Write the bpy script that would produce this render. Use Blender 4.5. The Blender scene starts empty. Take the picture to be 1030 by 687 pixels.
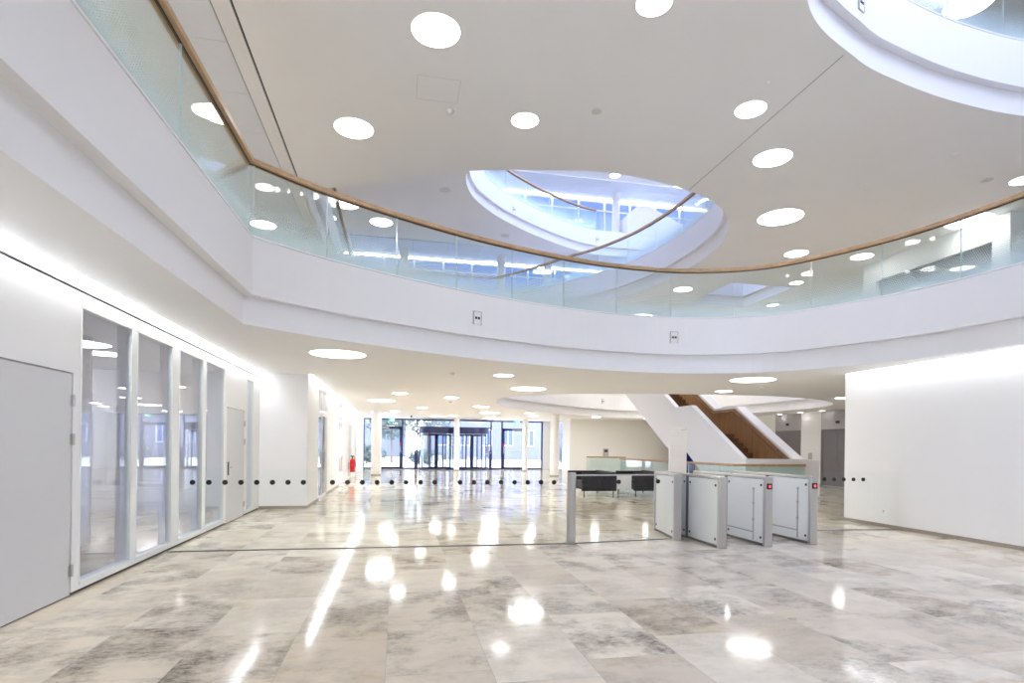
import bpy, math, random
from mathutils import Vector
from mathutils.geometry import tessellate_polygon
random.seed(7)
SC = bpy.context.scene
COL = SC.collection
PI = math.pi

# ------------------------------------------------------------------ camera
F_PX = 572.0; YAW = math.atan(115 / F_PX); ROLL = 0.012; CZ = 1.45; U0, V0 = 515.0, 448.3
cam_d = bpy.data.cameras.new('camera'); cam = bpy.data.objects.new('camera', cam_d); COL.objects.link(cam)
cam_d.sensor_width = 36.0; cam_d.sensor_fit = 'HORIZONTAL'
cam_d.lens = F_PX / 1030 * 36.0
cam_d.shift_x = 0.0
cam_d.shift_y = (V0 - 343.5) / 1030.0
cam_d.clip_start = 0.05; cam_d.clip_end = 400
cam.location = (0, 0, CZ)
from mathutils import Matrix
cam.matrix_world = (Matrix.Translation((0, 0, CZ)) @ Matrix.Rotation(-YAW, 4, 'Z') @ Matrix.Rotation(PI / 2, 4, 'X')
                    @ Matrix.Rotation(ROLL, 4, 'Z'))
SC.camera = cam

def ray(px, py):
    u = px - U0; v = V0 - py
    a = math.cos(ROLL) * u - math.sin(ROLL) * v; b = math.sin(ROLL) * u + math.cos(ROLL) * v
    return (a * math.cos(YAW) + F_PX * math.sin(YAW), -a * math.sin(YAW) + F_PX * math.cos(YAW), b)
def at(px, py, z):
    d = ray(px, py); t = (z - CZ) / d[2]; return (d[0] * t, d[1] * t)

# ------------------------------------------------------------------ world, exposure
w = bpy.data.worlds.new('sky'); SC.world = w; w.use_nodes = True
nt = w.node_tree; bg = nt.nodes['Background']
bg.inputs[0].default_value = (0.74, 0.81, 1.0, 1); bg.inputs[1].default_value = 3.1
SC.view_settings.view_transform = 'Standard'; SC.view_settings.look = 'None'
SC.view_settings.exposure = 1.7; SC.view_settings.gamma = 1.0; SC.view_settings.use_curve_mapping = False
cy = SC.cycles
cy.max_bounces = 10; cy.diffuse_bounces = 6; cy.glossy_bounces = 4; cy.transparent_max_bounces = 24
cy.use_denoising = True; cy.caustics_reflective = False; cy.caustics_refractive = False
cy.sample_clamp_indirect = 8.0
LAMP = 4.2; LAMP_DEEP = 12.0; COVE = 8.5

# ------------------------------------------------------------------ materials
def newmat(name):
    m = bpy.data.materials.new(name); m.use_nodes = True
    return m, m.node_tree.nodes, m.node_tree.links, m.node_tree.nodes['Principled BSDF']
def pmat(name, col, rough=0.5, metal=0.0, spec=0.5, noise=0.0, nscale=8.0):
    m, N, L, b = newmat(name)
    b.inputs['Base Color'].default_value = (*col, 1); b.inputs['Roughness'].default_value = rough
    b.inputs['Metallic'].default_value = metal; b.inputs['Specular IOR Level'].default_value = spec
    if noise:
        tc = N.new('ShaderNodeNewGeometry'); n = N.new('ShaderNodeTexNoise'); n.inputs['Scale'].default_value = nscale
        n.inputs['Detail'].default_value = 3
        mx = N.new('ShaderNodeMix'); mx.data_type = 'RGBA'
        mx.inputs[6].default_value = (*[c * (1 - noise) for c in col], 1); mx.inputs[7].default_value = (*[min(1, c * (1 + noise)) for c in col], 1)
        L.new(tc.outputs['Position'], n.inputs['Vector']); L.new(n.outputs['Fac'], mx.inputs[0]); L.new(mx.outputs[2], b.inputs['Base Color'])
    return m
def emat(name, col, s):
    m, N, L, b = newmat(name)
    e = N.new('ShaderNodeEmission'); e.inputs[0].default_value = (*col, 1); e.inputs[1].default_value = s
    L.new(e.outputs[0], N['Material Output'].inputs[0]); return m
def brushed(name, col, rough=0.35):
    m, N, L, b = newmat(name)
    b.inputs['Metallic'].default_value = 1.0; b.inputs['Roughness'].default_value = rough
    g = N.new('ShaderNodeNewGeometry'); mp = N.new('ShaderNodeMapping'); mp.inputs['Scale'].default_value = (160, 160, 2)
    n = N.new('ShaderNodeTexNoise'); n.inputs['Scale'].default_value = 1.0
    mx = N.new('ShaderNodeMix'); mx.data_type = 'RGBA'
    mx.inputs[6].default_value = (*[c * .85 for c in col], 1); mx.inputs[7].default_value = (*[min(1, c * 1.1) for c in col], 1)
    L.new(g.outputs['Position'], mp.inputs[0]); L.new(mp.outputs[0], n.inputs['Vector']); L.new(n.outputs['Fac'], mx.inputs[0]); L.new(mx.outputs[2], b.inputs['Base Color'])
    return m
def glassmat(name, tint=(0.93, 0.97, 0.96), f0=0.04, rough=0.0, frit=False, fritcol=(.78, .90, .92)):
    m, N, L, b = newmat(name); N.remove(b)
    out = N['Material Output']
    t = N.new('ShaderNodeBsdfTransparent'); t.inputs[0].default_value = (*tint, 1)
    g = N.new('ShaderNodeBsdfGlossy'); g.inputs['Roughness'].default_value = rough; g.inputs['Color'].default_value = (1, 1, 1, 1)
    lw = N.new('ShaderNodeLayerWeight'); lw.inputs['Blend'].default_value = 0.5
    p = N.new('ShaderNodeMath'); p.operation = 'POWER'; p.inputs[1].default_value = 5; L.new(lw.outputs['Facing'], p.inputs[0])
    q = N.new('ShaderNodeMath'); q.operation = 'MULTIPLY_ADD'; q.inputs[1].default_value = 1 - f0; q.inputs[2].default_value = f0; L.new(p.outputs[0], q.inputs[0])
    mx = N.new('ShaderNodeMixShader'); L.new(q.outputs[0], mx.inputs[0]); L.new(t.outputs[0], mx.inputs[1]); L.new(g.outputs[0], mx.inputs[2])
    if not frit:
        L.new(mx.outputs[0], out.inputs[0]); return m
    # frit: staggered dot grid from the panel's own UV (metres), dots merge towards the foot of the pane
    uv = N.new('ShaderNodeUVMap'); uv.uv_map = 'uv'
    sx = N.new('ShaderNodeSeparateXYZ'); L.new(uv.outputs[0], sx.inputs[0])
    def M(op, a, b_=None, c=None):
        n = N.new('ShaderNodeMath'); n.operation = op
        for i, v in enumerate((a, b_, c)):
            if v is None: continue
            if isinstance(v, (int, float)): n.inputs[i].default_value = v
            else: L.new(v, n.inputs[i])
        return n.outputs[0]
    P = 0.030
    u = M('MULTIPLY', sx.outputs[0], 1 / P); v = M('MULTIPLY', sx.outputs[1], 1 / P)
    row = M('FLOOR', v); odd = M('MODULO', row, 2.0); uo = M('MULTIPLY_ADD', odd, 0.5, u)
    du = M('SUBTRACT', M('FRACT', uo), 0.5); dv = M('SUBTRACT', M('FRACT', v), 0.5)
    dist = M('SQRT', M('ADD', M('MULTIPLY', du, du), M('MULTIPLY', dv, dv)))
    r = M('MULTIPLY_ADD', sx.outputs[1], -0.92, 0.62)          # radius shrinks with height
    mask = M('LESS_THAN', dist, r)
    d1 = N.new('ShaderNodeBsdfDiffuse'); d1.inputs[0].default_value = (*fritcol, 1)
    d2 = N.new('ShaderNodeBsdfTranslucent'); d2.inputs[0].default_value = (*fritcol, 1)
    md = N.new('ShaderNodeMixShader'); md.inputs[0].default_value = 0.5; L.new(d1.outputs[0], md.inputs[1]); L.new(d2.outputs[0], md.inputs[2])
    m2 = N.new('ShaderNodeMixShader'); L.new(M('MULTIPLY', mask, 0.70), m2.inputs[0]); L.new(mx.outputs[0], m2.inputs[1]); L.new(md.outputs[0], m2.inputs[2])
    L.new(m2.outputs[0], out.inputs[0]); return m

def woodmat(name, c1, c2, scale=(1, 1, 1), rough=0.4):
    m, N, L, b = newmat(name)
    g = N.new('ShaderNodeNewGeometry'); mp = N.new('ShaderNodeMapping'); mp.inputs['Scale'].default_value = scale
    n = N.new('ShaderNodeTexNoise'); n.inputs['Scale'].default_value = 1; n.inputs['Detail'].default_value = 5; n.inputs['Roughness'].default_value = .6
    r = N.new('ShaderNodeValToRGB'); r.color_ramp.elements[0].position = .3; r.color_ramp.elements[1].position = .7
    r.color_ramp.elements[0].color = (*c1, 1); r.color_ramp.elements[1].color = (*c2, 1)
    L.new(g.outputs['Position'], mp.inputs[0]); L.new(mp.outputs[0], n.inputs['Vector']); L.new(n.outputs['Fac'], r.inputs[0]); L.new(r.outputs[0], b.inputs['Base Color'])
    b.inputs['Roughness'].default_value = rough
    return m

def floormat():
    m, N, L, b = newmat('polished limestone')
    def M(op, a, b_=None, c=None, clamp=False):
        n = N.new('ShaderNodeMath'); n.operation = op; n.use_clamp = clamp
        for i, v in enumerate((a, b_, c)):
            if v is None: continue
            if isinstance(v, (int, float)): n.inputs[i].default_value = v
            else: L.new(v, n.inputs[i])
        return n.outputs[0]
    g = N.new('ShaderNodeNewGeometry'); s = N.new('ShaderNodeSeparateXYZ'); L.new(g.outputs['Position'], s.inputs[0])
    u = M('MULTIPLY_ADD', s.outputs[0], 1 / .67, .73 / .67); su = M('FLOOR', u)
    wn = N.new('ShaderNodeTexWhiteNoise'); wn.noise_dimensions = '1D'; L.new(su, wn.inputs['W'])
    v = M('ADD', M('MULTIPLY', s.outputs[1], 1 / 1.02), M('MULTIPLY', wn.outputs['Value'], 3.0)); sv = M('FLOOR', v)
    cb = N.new('ShaderNodeCombineXYZ'); L.new(su, cb.inputs[0]); L.new(sv, cb.inputs[1])
    wt = N.new('ShaderNodeTexWhiteNoise'); wt.noise_dimensions = '2D'; L.new(cb.outputs[0], wt.inputs['Vector'])
    ts = N.new('ShaderNodeSeparateColor'); L.new(wt.outputs['Color'], ts.inputs[0])
    fu = M('FRACT', u); fv = M('FRACT', v)
    eu = M('MULTIPLY', M('MINIMUM', fu, M('SUBTRACT', 1.0, fu)), .67); ev = M('MULTIPLY', M('MINIMUM', fv, M('SUBTRACT', 1.0, fv)), 1.02)
    joint = M('LESS_THAN', M('MINIMUM', eu, ev), 0.0028)
    def noise(scale, detail, rough, wof, stretch=(1, 1, 1), dist=0.0):
        mp = N.new('ShaderNodeMapping'); mp.inputs['Scale'].default_value = stretch; L.new(g.outputs['Position'], mp.inputs[0])
        n = N.new('ShaderNodeTexNoise'); n.noise_dimensions = '4D'; n.inputs['Scale'].default_value = scale
        n.inputs['Detail'].default_value = detail; n.inputs['Roughness'].default_value = rough; n.inputs['Distortion'].default_value = dist
        L.new(mp.outputs[0], n.inputs['Vector']); L.new(M('MULTIPLY', ts.outputs[wof], 40.0), n.inputs['W']); return n.outputs['Fac']
    def ramp(fac, p0, p1):
        r = N.new('ShaderNodeMapRange'); r.inputs[1].default_value = p0; r.inputs[2].default_value = p1; L.new(fac, r.inputs[0]); return r.outputs[0]
    def mix(f, a, c):
        x = N.new('ShaderNodeMix'); x.data_type = 'RGBA'
        for i, v_ in ((0, f), (6, a), (7, c)):
            if isinstance(v_, tuple): x.inputs[i].default_value = (*v_, 1)
            elif isinstance(v_, (int, float)): x.inputs[i].default_value = v_
            else: L.new(v_, x.inputs[i])
        return x.outputs[2]
    base = mix(ts.outputs[0], (.64, .545, .41), (.82, .745, .60))
    base = mix(M('MULTIPLY', ramp(noise(3.0, 6, .6, 1, (1, 1.6, 1)), .45, .65), .45), base, (.55, .47, .37))
    big = ramp(noise(1.7, 9, .66, 2, (1, 1.15, 1), .15), .45, .60)
    fine = ramp(noise(16, 6, .75, 1, (1, 1.5, 1)), .40, .60)
    patchy = ramp(ts.outputs[1], .15, .95)
    st = M('MULTIPLY', M('MULTIPLY', big, M('MULTIPLY_ADD', fine, .6, .4)), M('MULTIPLY_ADD', patchy, .75, .25))
    base = mix(st, base, (.11, .09, .07))
    och = M('MULTIPLY', ramp(noise(2.3, 8, .7, 0, (1, 1.4, 1), .3), .56, .70), .6)
    base = mix(och, base, (.52, .36, .18))
    pit = M('MULTIPLY', ramp(noise(42, 3, .6, 2), .66, .72), .5)
    base = mix(pit, base, (.25, .2, .16))
    base = mix(M('MULTIPLY', joint, .6), base, (.27, .24, .21))
    L.new(base, b.inputs['Base Color'])
    rr = M('MULTIPLY_ADD', fine, .06, .06); L.new(M('MULTIPLY_ADD', joint, .3, rr), b.inputs['Roughness'])
    b.inputs['Specular IOR Level'].default_value = .17
    return m

M_FLOOR = floormat()
M_WALL = pmat('white wall plaster', (.86, .86, .865), .55, noise=.015, nscale=1.5)
M_CEIL = pmat('matt ceiling plaster', (.90, .91, .925), .8, noise=.015, nscale=1.2)
M_FASC = pmat('white fascia paint', (.86, .86, .88), .5, noise=.01, nscale=1.5)
M_PANELC = pmat('metal ceiling panel', (.76, .80, .88), .45, noise=.02)
M_JOINT = pmat('dark joint', (.18, .18, .18), .7)
M_DARKSLOT = pmat('dark recess', (.02, .02, .025), .6)
M_GLASS = glassmat('clear glass', (.965, .98, .985))
M_LGLASS = glassmat('left front glass', (.90, .92, .975), .05)
M_GLASSB = glassmat('barrier glass', (.985, .995, .99), .015)
M_FRIT = glassmat('fritted balustrade glass', (.93, .975, .97), .045, frit=True)
M_OFFICE = glassmat('office partition glass', (.58, .70, .96), .10)
M_EDGE = pmat('polished glass edge', (.72, .84, .82), .2)
M_DOT = pmat('black marker dot', (.006, .006, .006), .6)
M_OAK = woodmat('oak handrail', (.46, .29, .16), (.60, .41, .24), (9, 9, 9), .38)
M_WALNUT = woodmat('stained wood panelling', (.31, .155, .065), (.43, .235, .11), (14, 14, 2), .4)
M_WTREAD = woodmat('dark wood tread', (.13, .06, .028), (.21, .105, .05), (3, 12, 3), .4)
M_BLACK = pmat('black gasket', (.015, .015, .015), .5)
M_STEEL = brushed('brushed steel', (.60, .60, .60), .32)
M_STEELD = pmat('dark lift steel', (.17, .155, .155), .35, metal=.3, noise=.1, nscale=2)
M_TRANS = pmat('grey lift transom', (.40, .385, .395), .4, metal=.2)
M_FROST = pmat('frosted panel', (.88, .90, .90), .22, spec=.6)
M_FRAME = pmat('dark blue window frame', (.02, .025, .10), .35)  # navy, made bluer to carry the flare of the bright glass
M_LEATHER = pmat('black leather', (.010, .010, .013), .5, spec=.25, noise=.3, nscale=30)
M_RED = pmat('red enamel', (.62, .02, .02), .3)
M_WHITEP = pmat('white lacquer', (.84, .84, .84), .35)
M_GREYP = pmat('light grey plastic', (.45, .45, .46), .5)
M_DOORW = pmat('white door leaf', (.66, .665, .685), .45)
M_SKIRT = pmat('stone skirting', (.34, .29, .25), .4, noise=.15, nscale=20)
M_LAMP = emat('lamp diffuser', (1, .985, .965), LAMP)
M_LAMPD = emat('lamp diffuser deep hall', (1, .985, .965), LAMP_DEEP)
M_WASH = emat('wall washer', (1, .985, .96), 24.0)
M_ROOFG = glassmat('added tinted rooflight glass', (.57, .60, .72), .06)  # tint trims the daylight through the added rooflights
M_STRIP = emat('daylight tube strip', (.86, .91, 1), 12.0)
M_COVE = emat('cove light strip', (.93, .96, 1), COVE)
M_LEDR = emat('red reader light', (1, .05, .07), 1.5)
M_GREEN = emat('green exit sign', (.03, .55, .28), .9)
M_SIGNW = emat('white exit pictogram', (1, 1, 1), 1.1)

# ------------------------------------------------------------------ geometry helper
class MB:
    def __init__(s): s.v = []; s.f = []; s.mi = []; s.uv = {}
    def add(s, vs, fs, mi=0):
        o = len(s.v); s.v += [tuple(v) for v in vs]
        for f in fs: s.f.append(tuple(i + o for i in f)); s.mi.append(mi)
        return s
    def box(s, x0, x1, y0, y1, z0, z1, mi=0):
        v = [(x, y, z) for z in (z0, z1) for y in (y0, y1) for x in (x0, x1)]
        return s.add(v, [(0, 2, 3, 1), (4, 5, 7, 6), (0, 1, 5, 4), (2, 6, 7, 3), (0, 4, 6, 2), (1, 3, 7, 5)], mi)
    def obox(s, c, ax, ay, hx, hy, z0, z1, mi=0):
        v = []
        for z in (z0, z1):
            for b in (-hy, hy):
                for a in (-hx, hx): v.append((c[0] + ax[0] * a + ay[0] * b, c[1] + ax[1] * a + ay[1] * b, z))
        return s.add(v, [(0, 2, 3, 1), (4, 5, 7, 6), (0, 1, 5, 4), (2, 6, 7, 3), (0, 4, 6, 2), (1, 3, 7, 5)], mi)
    def cyl(s, x, y, z0, z1, r, n=32, mi=0, axis='z', r2=None, caps=True):
        r2 = r if r2 is None else r2
        def P(a, rr, h):
            c, t = math.cos(a) * rr, math.sin(a) * rr
            return {'z': (x + c, y + t, h), 'x': (h, x + c, y + t), 'y': (x + c, h, y + t)}[axis]
        v = [P(2 * PI * i / n, r, z0) for i in range(n)] + [P(2 * PI * i / n, r2, z1) for i in range(n)]
        f = [(i, (i + 1) % n, n + (i + 1) % n, n + i) for i in range(n)]
        if caps: f += [tuple(range(n))[::-1], tuple(range(n, 2 * n))]
        return s.add(v, f, mi)
    def ring(s, x, y, z0, z1, r0, r1, n=48, mi=0):
        v = []
        for r, z in ((r0, z0), (r1, z0), (r1, z1), (r0, z1)): v += [(x + r * math.cos(2 * PI * i / n), y + r * math.sin(2 * PI * i / n), z) for i in range(n)]
        f = []
        for k in range(4):
            a, b = k * n, ((k + 1) % 4) * n
            f += [(a + i, a + (i + 1) % n, b + (i + 1) % n, b + i) for i in range(n)]
        return s.add(v, f, mi)
    def prism(s, poly, lo, hi, axis='z', mi=0):
        # poly: 2D; axis: extrusion axis. z: (x,y); x: (y,z); y: (x,z)
        n = len(poly)
        def P(p, h): return {'z': (p[0], p[1], h), 'x': (h, p[0], p[1]), 'y': (p[0], h, p[1])}[axis]
        v = [P(p, lo) for p in poly] + [P(p, hi) for p in poly]
        tri = tessellate_polygon([[Vector((p[0], p[1], 0)) for p in poly]])
        f = [tuple(t) for t in tri] + [tuple(i + n for i in t)[::-1] for t in tri] + [(i, (i + 1) % n, n + (i + 1) % n, n + i) for i in range(n)]
        return s.add(v, f, mi)
    def plate(s, outer, holes, z, mi=0, th=0.04):
        loops = [[Vector((p[0], p[1], 0)) for p in l] for l in [outer] + holes]
        flat = [p for l in [outer] + holes for p in l]
        tri = tessellate_polygon(loops)
        n = len(flat)
        v = [(p[0], p[1], z) for p in flat] + [(p[0], p[1], z + th) for p in flat]
        return s.add(v, [tuple(t) for t in tri] + [tuple(i + n for i in t)[::-1] for t in tri], mi)
    def sweep(s, curve, prof, closed=False, mi=0, side=1, caps=True):
        # prof: closed list of (offset, z); offset to the left of travel * side
        nrm = normals(curve, closed); n = len(curve); m = len(prof)
        v = [(p[0] + nx * o * side, p[1] + ny * o * side, z) for p, (nx, ny) in zip(curve, nrm) for (o, z) in prof]
        f = []
        for i in range(n if closed else n - 1):
            a, b = i * m, ((i + 1) % n) * m
            f += [(a + k, b + k, b + (k + 1) % m, a + (k + 1) % m) for k in range(m)]
        if not closed and caps: f += [tuple(range(m)), tuple(range((n - 1) * m, n * m))[::-1]]
        return s.add(v, f, mi)
    def bar(s, a, b, r, n=12, mi=0):
        a = Vector(a); b = Vector(b); d = (b - a).normalized(); u = d.orthogonal().normalized(); w_ = d.cross(u)
        v = [tuple(p + (u * math.cos(2 * PI * i / n) + w_ * math.sin(2 * PI * i / n)) * r) for p in (a, b) for i in range(n)]
        return s.add(v, [(i, (i + 1) % n, n + (i + 1) % n, n + i) for i in range(n)] + [tuple(range(n))[::-1], tuple(range(n, 2 * n))], mi)
    def build(s, name, mats, parent=None, loc=None, smooth=False, bevel=0):
        me = bpy.data.meshes.new(name)
        L0 = Vector(loc) if loc else Vector((0, 0, 0))
        me.from_pydata([tuple(Vector(v) - L0) for v in s.v], [], s.f)
        mats = mats if isinstance(mats, (list, tuple)) else [mats]
        for m in mats: me.materials.append(m)
        for p, i in zip(me.polygons, s.mi): p.material_index = i
        import bmesh
        bm = bmesh.new(); bm.from_mesh(me); bmesh.ops.recalc_face_normals(bm, faces=bm.faces)
        bm.to_mesh(me); bm.free()
        if s.uv:
            uvl = me.uv_layers.new(name='uv')
            for lp in me.loops: uvl.data[lp.index].uv = s.uv.get(lp.vertex_index, (0, 0))
        if smooth: me.shade_smooth(); me.set_sharp_from_angle(angle=math.radians(35))
        o = bpy.data.objects.new(name, me); COL.objects.link(o)
        if loc: o.location = L0
        if parent is not None:
            o.parent = parent
            if not loc: o.location = -parent_world(parent)
            else: o.location = L0 - parent_world(parent)
        if bevel:
            b = o.modifiers.new('bevel', 'BEVEL'); b.width = bevel; b.segments = 2; b.limit_method = 'ANGLE'
        return o
def parent_world(p):
    t = Vector((0, 0, 0))
    while p is not None: t += p.location; p = p.parent
    return t
def normals(c, closed=False):
    n = len(c); out = []
    for i in range(n):
        if closed: a, b, d = c[i - 1], c[i], c[(i + 1) % n]
        else: a, b, d = c[max(i - 1, 0)], c[i], c[min(i + 1, n - 1)]
        e1 = Vector((b[0] - a[0], b[1] - a[1])); e2 = Vector((d[0] - b[0], d[1] - b[1]))
        if e1.length < 1e-6: e1 = e2
        if e2.length < 1e-6: e2 = e1
        e1.normalize(); e2.normalize(); n1 = Vector((-e1.y, e1.x)); n2 = Vector((-e2.y, e2.x))
        m = n1 + n2; m.normalize(); k = 1 / max(.5, m.dot(n1)); out.append((m.x * k, m.y * k))
    return out
def spline(pts, closed=False, sub=8):
    # Catmull-Rom (centripetal-ish) through pts
    n = len(pts); out = []
    segs = range(n) if closed else range(n - 1)
    for i in segs:
        p0 = pts[(i - 1) % n] if closed or i > 0 else pts[i]; p1 = pts[i]; p2 = pts[(i + 1) % n]
        p3 = pts[(i + 2) % n] if closed or i + 2 < n else p2
        for k in range(sub):
            t = k / sub
            out.append(tuple(0.5 * ((2 * p1[j]) + (-p0[j] + p2[j]) * t + (2 * p0[j] - 5 * p1[j] + 4 * p2[j] - p3[j]) * t * t + (-p0[j] + 3 * p1[j] - 3 * p2[j] + p3[j]) * t ** 3) for j in (0, 1)))
    if not closed: out.append(tuple(pts[-1]))
    return out
def offset(c, d, closed=True):
    return [(p[0] + n[0] * d, p[1] + n[1] * d) for p, n in zip(c, normals(c, closed))]

def tag(o, label=None, cat=None, group=None, kind=None):
    if label: o['label'] = label
    if cat: o['category'] = cat
    if group: o['group'] = group
    if kind: o['kind'] = kind
    return o
def thing(name, loc, label, cat, group=None):
    o = bpy.data.objects.new(name, None); COL.objects.link(o); o.location = loc
    return tag(o, label, cat, group)
def struct(name, mb, m, label=None, **k):
    return tag(mb.build(name, m, **k), label, None, None, 'structure')

# ------------------------------------------------------------------ levels and plan curves
C = [2.98, 6.85, 10.72, 14.6]                       # ceiling heights
F = [0.0] + [c + 1.0 for c in C[:3]]                # floor heights
HALL = ([(-2.30, -6.2), (-1.975, 7.86)] +
        spline([(-1.975, 7.86), (-.89, 8.75), (1.1, 9.86), (3.0, 10.56), (4.43, 10.82), (5.9, 10.75), (7.3, 10.05), (8.3, 8.3), (8.66, 6.45), (8.72, 4.0), (8.5, 1.5), (7.6, -1.5), (6, -4), (3.5, -5.6), (0.5, -6.2)], sub=8)[1:])
# clockwise from the left side: travelling +Y along the left edge, the slab is on the left (normal +): opening is on the right
BACK0 = spline([(3.25, 18.6), (3.45, 17.3), (4.5, 16.2), (6, 15.5), (8, 15.0), (10.5, 14.7), (12.6, 15.3), (14.4, 16.7), (15.2, 19), (14.9, 22), (14.2, 25), (13.2, 27.4), (11.6, 28.0), (9.9, 27.3), (7.2, 25.4), (4.6, 22.7), (3.6, 20.6)], True, 6)
GAL1 = [(-2.0, 12.75)] + spline([(-1.3, 12.5), (-.06, 11.77), (1.28, 11.17), (3.27, 10.7), (4.5, 10.66), (5.83, 10.95), (6.9, 11.5), (7.7, 12.35), (8.25, 13.45), (8.48, 14.8), (8.5, 16), (8.38, 17.3), (8.05, 18.8), (7.4, 20.4), (6.6, 21.6), (5.2, 23.9), (4.2, 25.2)], sub=6) + [(-2.0, 25.2)]
SIDE1 = spline([(3.6, 4.2), (4.75, 6.0), (6.1, 6.75), (7.1, 7.05), (8.4, 7.28), (9.9, 7.35), (11.6, 7.1), (13.2, 6.0), (13.8, 4), (13.2, 1.5), (11, 0), (8, -.5), (5.2, .3), (3.7, 2)], True, 8)
GAL2 = spline([(3.4, 17.3), (2.5, 18.4), (2.2, 19.5), (2.55, 20.9), (3.33, 22.1), (4.33, 23.15), (5.9, 24.4), (7.84, 25.6), (9.2, 26.1)], sub=6) + [(14.5, 26.2)] + spline([(15.2, 22), (14, 18.5), (11.5, 16.2), (8.5, 15.2), (5.8, 15.6)], sub=5)
def area(c): return sum(c[i - 1][0] * c[i][1] - c[i][0] * c[i - 1][1] for i in range(len(c))) / 2
def cw(c): return c if area(c) < 0 else c[::-1]
VOID1 = [(10.6, 16.8), (10.6, 19.6), (12.9, 19.6), (12.9, 16.8)]
HALL, BACK0, GAL1, SIDE1, GAL2, VOID1 = map(cw, (HALL, BACK0, GAL1, SIDE1, GAL2, VOID1))     # clockwise: hole to the right, left normal = into slab

def fascia(curve, zc, n):
    # profile: offset>0 = into the slab, <0 = into the opening
    z = zc
    prof = [(0, z), (0, z + .33), (-.0, z + .37), (-.12, z + .37), (-.12, z + 1.09), (-.105, z + 1.095), (-.105, z + 1.105), (-.12, z + 1.11), (-.12, z + 1.13), (.14, z + 1.13), (.14, z + .06)]
    return struct('trim_%d' % n, MB().sweep(curve, prof, True), M_FASC)

fascia(HALL, C[0], 1); fascia(BACK0, C[0], 2); fascia(GAL1, C[1], 3); fascia(SIDE1, C[1], 4); fascia(GAL2, C[2], 5); fascia(VOID1, C[1], 40)

# ------------------------------------------------------------------ floors and ceilings
Y0, YF = -8.0, 34.5
struct('floor', MB().box(-9, 24, Y0, 36, -.12, 0), M_FLOOR)
c0out = [(-2.86, Y0), (8.88, Y0), (8.88, 10.12), (23, 10.12), (23, YF), (-1.86, YF), (-1.86, 13.3), (-2.86, 13.3)]
struct('ceiling', MB().plate(c0out, [HALL, BACK0], C[0]), M_CEIL)
big = [(-9, Y0), (23, Y0), (23, 36), (-9, 36)]
# cove slot lids above the ceiling gaps
struct('ceiling', MB().box(-9, -2.86, Y0, 13.3, C[0] + .10, C[0] + .14).box(8.88, 23, Y0, 10.0, C[0] + .10, C[0] + .14).box(-9, -1.86, 13.3, YF, C[0] + .10, C[0] + .14)
       .box(-2.865, -2.855, Y0, 13.3, C[0], C[0] + .1).box(8.875, 8.885, Y0, 10.1, C[0], C[0] + .1).box(-1.865, -1.855, 13.3, YF, C[0], C[0] + .1), M_CEIL)
struct('floor', MB().plate(big, [HALL, BACK0], F[1] - .06), M_FLOOR)
struct('ceiling', MB().plate([(-2.05, Y0), (13.4, Y0), (23, Y0), (23, 34), (-2.05, 34)], [offset(GAL1, 0), SIDE1, VOID1], C[1]), M_CEIL)
# metal panel ceiling left of the gallery, with shadow joints
def panels(name, x0, x1, y0, y1, z, dx, dy, m, g=.008):
    mb = MB(); nx = max(1, round((x1 - x0) / dx)); ny = max(1, round((y1 - y0) / dy))
    for i in range(nx):
        for j in range(ny):
            a, b = x0 + (x1 - x0) * i / nx, x0 + (x1 - x0) * (i + 1) / nx; c, d = y0 + (y1 - y0) * j / ny, y0 + (y1 - y0) * (j + 1) / ny
            mb.box(a + g / 2, b - g / 2, c + g / 2, d - g / 2, z, z + .02)
    mb.box(x0, x1, y0, y1, z + .02, z + .05, 1)
    return struct(name, mb, [m, M_JOINT])
panels('ceiling', -9, -2.32, -6.9, 34, C[1], 2.2, 1.16, M_PANELC)
struct('trim_6', MB().box(-2.31, -2.08, Y0, 34, C[1] - .0, C[1] + .05).box(-2.08, -2.05, Y0, 34, C[1] + .035, C[1] + .06, 1), [M_FASC, M_DARKSLOT])
struct('floor', MB().plate(big, [GAL1, SIDE1, VOID1], F[2] - .06), M_FLOOR)
ROOF_A = [(3.5, -5.5), (13.2, -5.5), (13.2, 6.2), (3.5, 6.2)]; ROOF_B = [(2.5, 12.5), (14.5, 12.5), (14.5, 25.0), (2.5, 25.0)]      # unseen rooflights added over the two atria to let daylight down
struct('ceiling', MB().plate([(-9, Y0), (23, Y0), (23, 26.25), (9.2, 26.25), (-9, 26.0)], [GAL2, ROOF_A], C[2]), M_CEIL)
panels('ceiling', -9, 23, 26.25, 29.0, C[2] + .02, 1.6, .92, M_PANELC)
struct('floor', MB().plate(big, [GAL2, ROOF_A], F[3] - .06), M_FLOOR)
struct('ceiling', MB().plate([(-9, Y0), (13.5, Y0), (13.5, 8), (15, 8), (15, 26.2), (13.5, 26.2), (13.5, 26.6), (-9, 26.6)], [ROOF_A, ROOF_B], C[3]), M_CEIL)
for k, rf in enumerate((ROOF_A, ROOF_B)):
    x0_, y0_ = rf[0]; x1_, y1_ = rf[2]; m_ = MB()
    n_ = 6
    for i in range(n_ + 1): yy = y0_ + (y1_ - y0_) * i / n_; m_.box(x0_, x1_, yy - .04, yy + .04, C[3] + .15, C[3] + .27)
    for i in range(5): xx = x0_ + (x1_ - x0_) * i / 4; m_.box(xx - .04, xx + .04, y0_, y1_, C[3] + .15, C[3] + .27)
    g = struct('window_%d' % (30 + k), MB().box(x0_, x1_, y0_, y1_, C[3] + .2, C[3] + .22), M_ROOFG); m_.build('frame', M_WHITEP, g)
panels('ceiling', -9, 23, 26.65, 29.0, C[3] + .02, 1.6, .8, M_PANELC)
panels('ceiling', 15.05, 23, 8, 26.6, C[3] + .02, 1.6, 1.2, M_PANELC)
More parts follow.
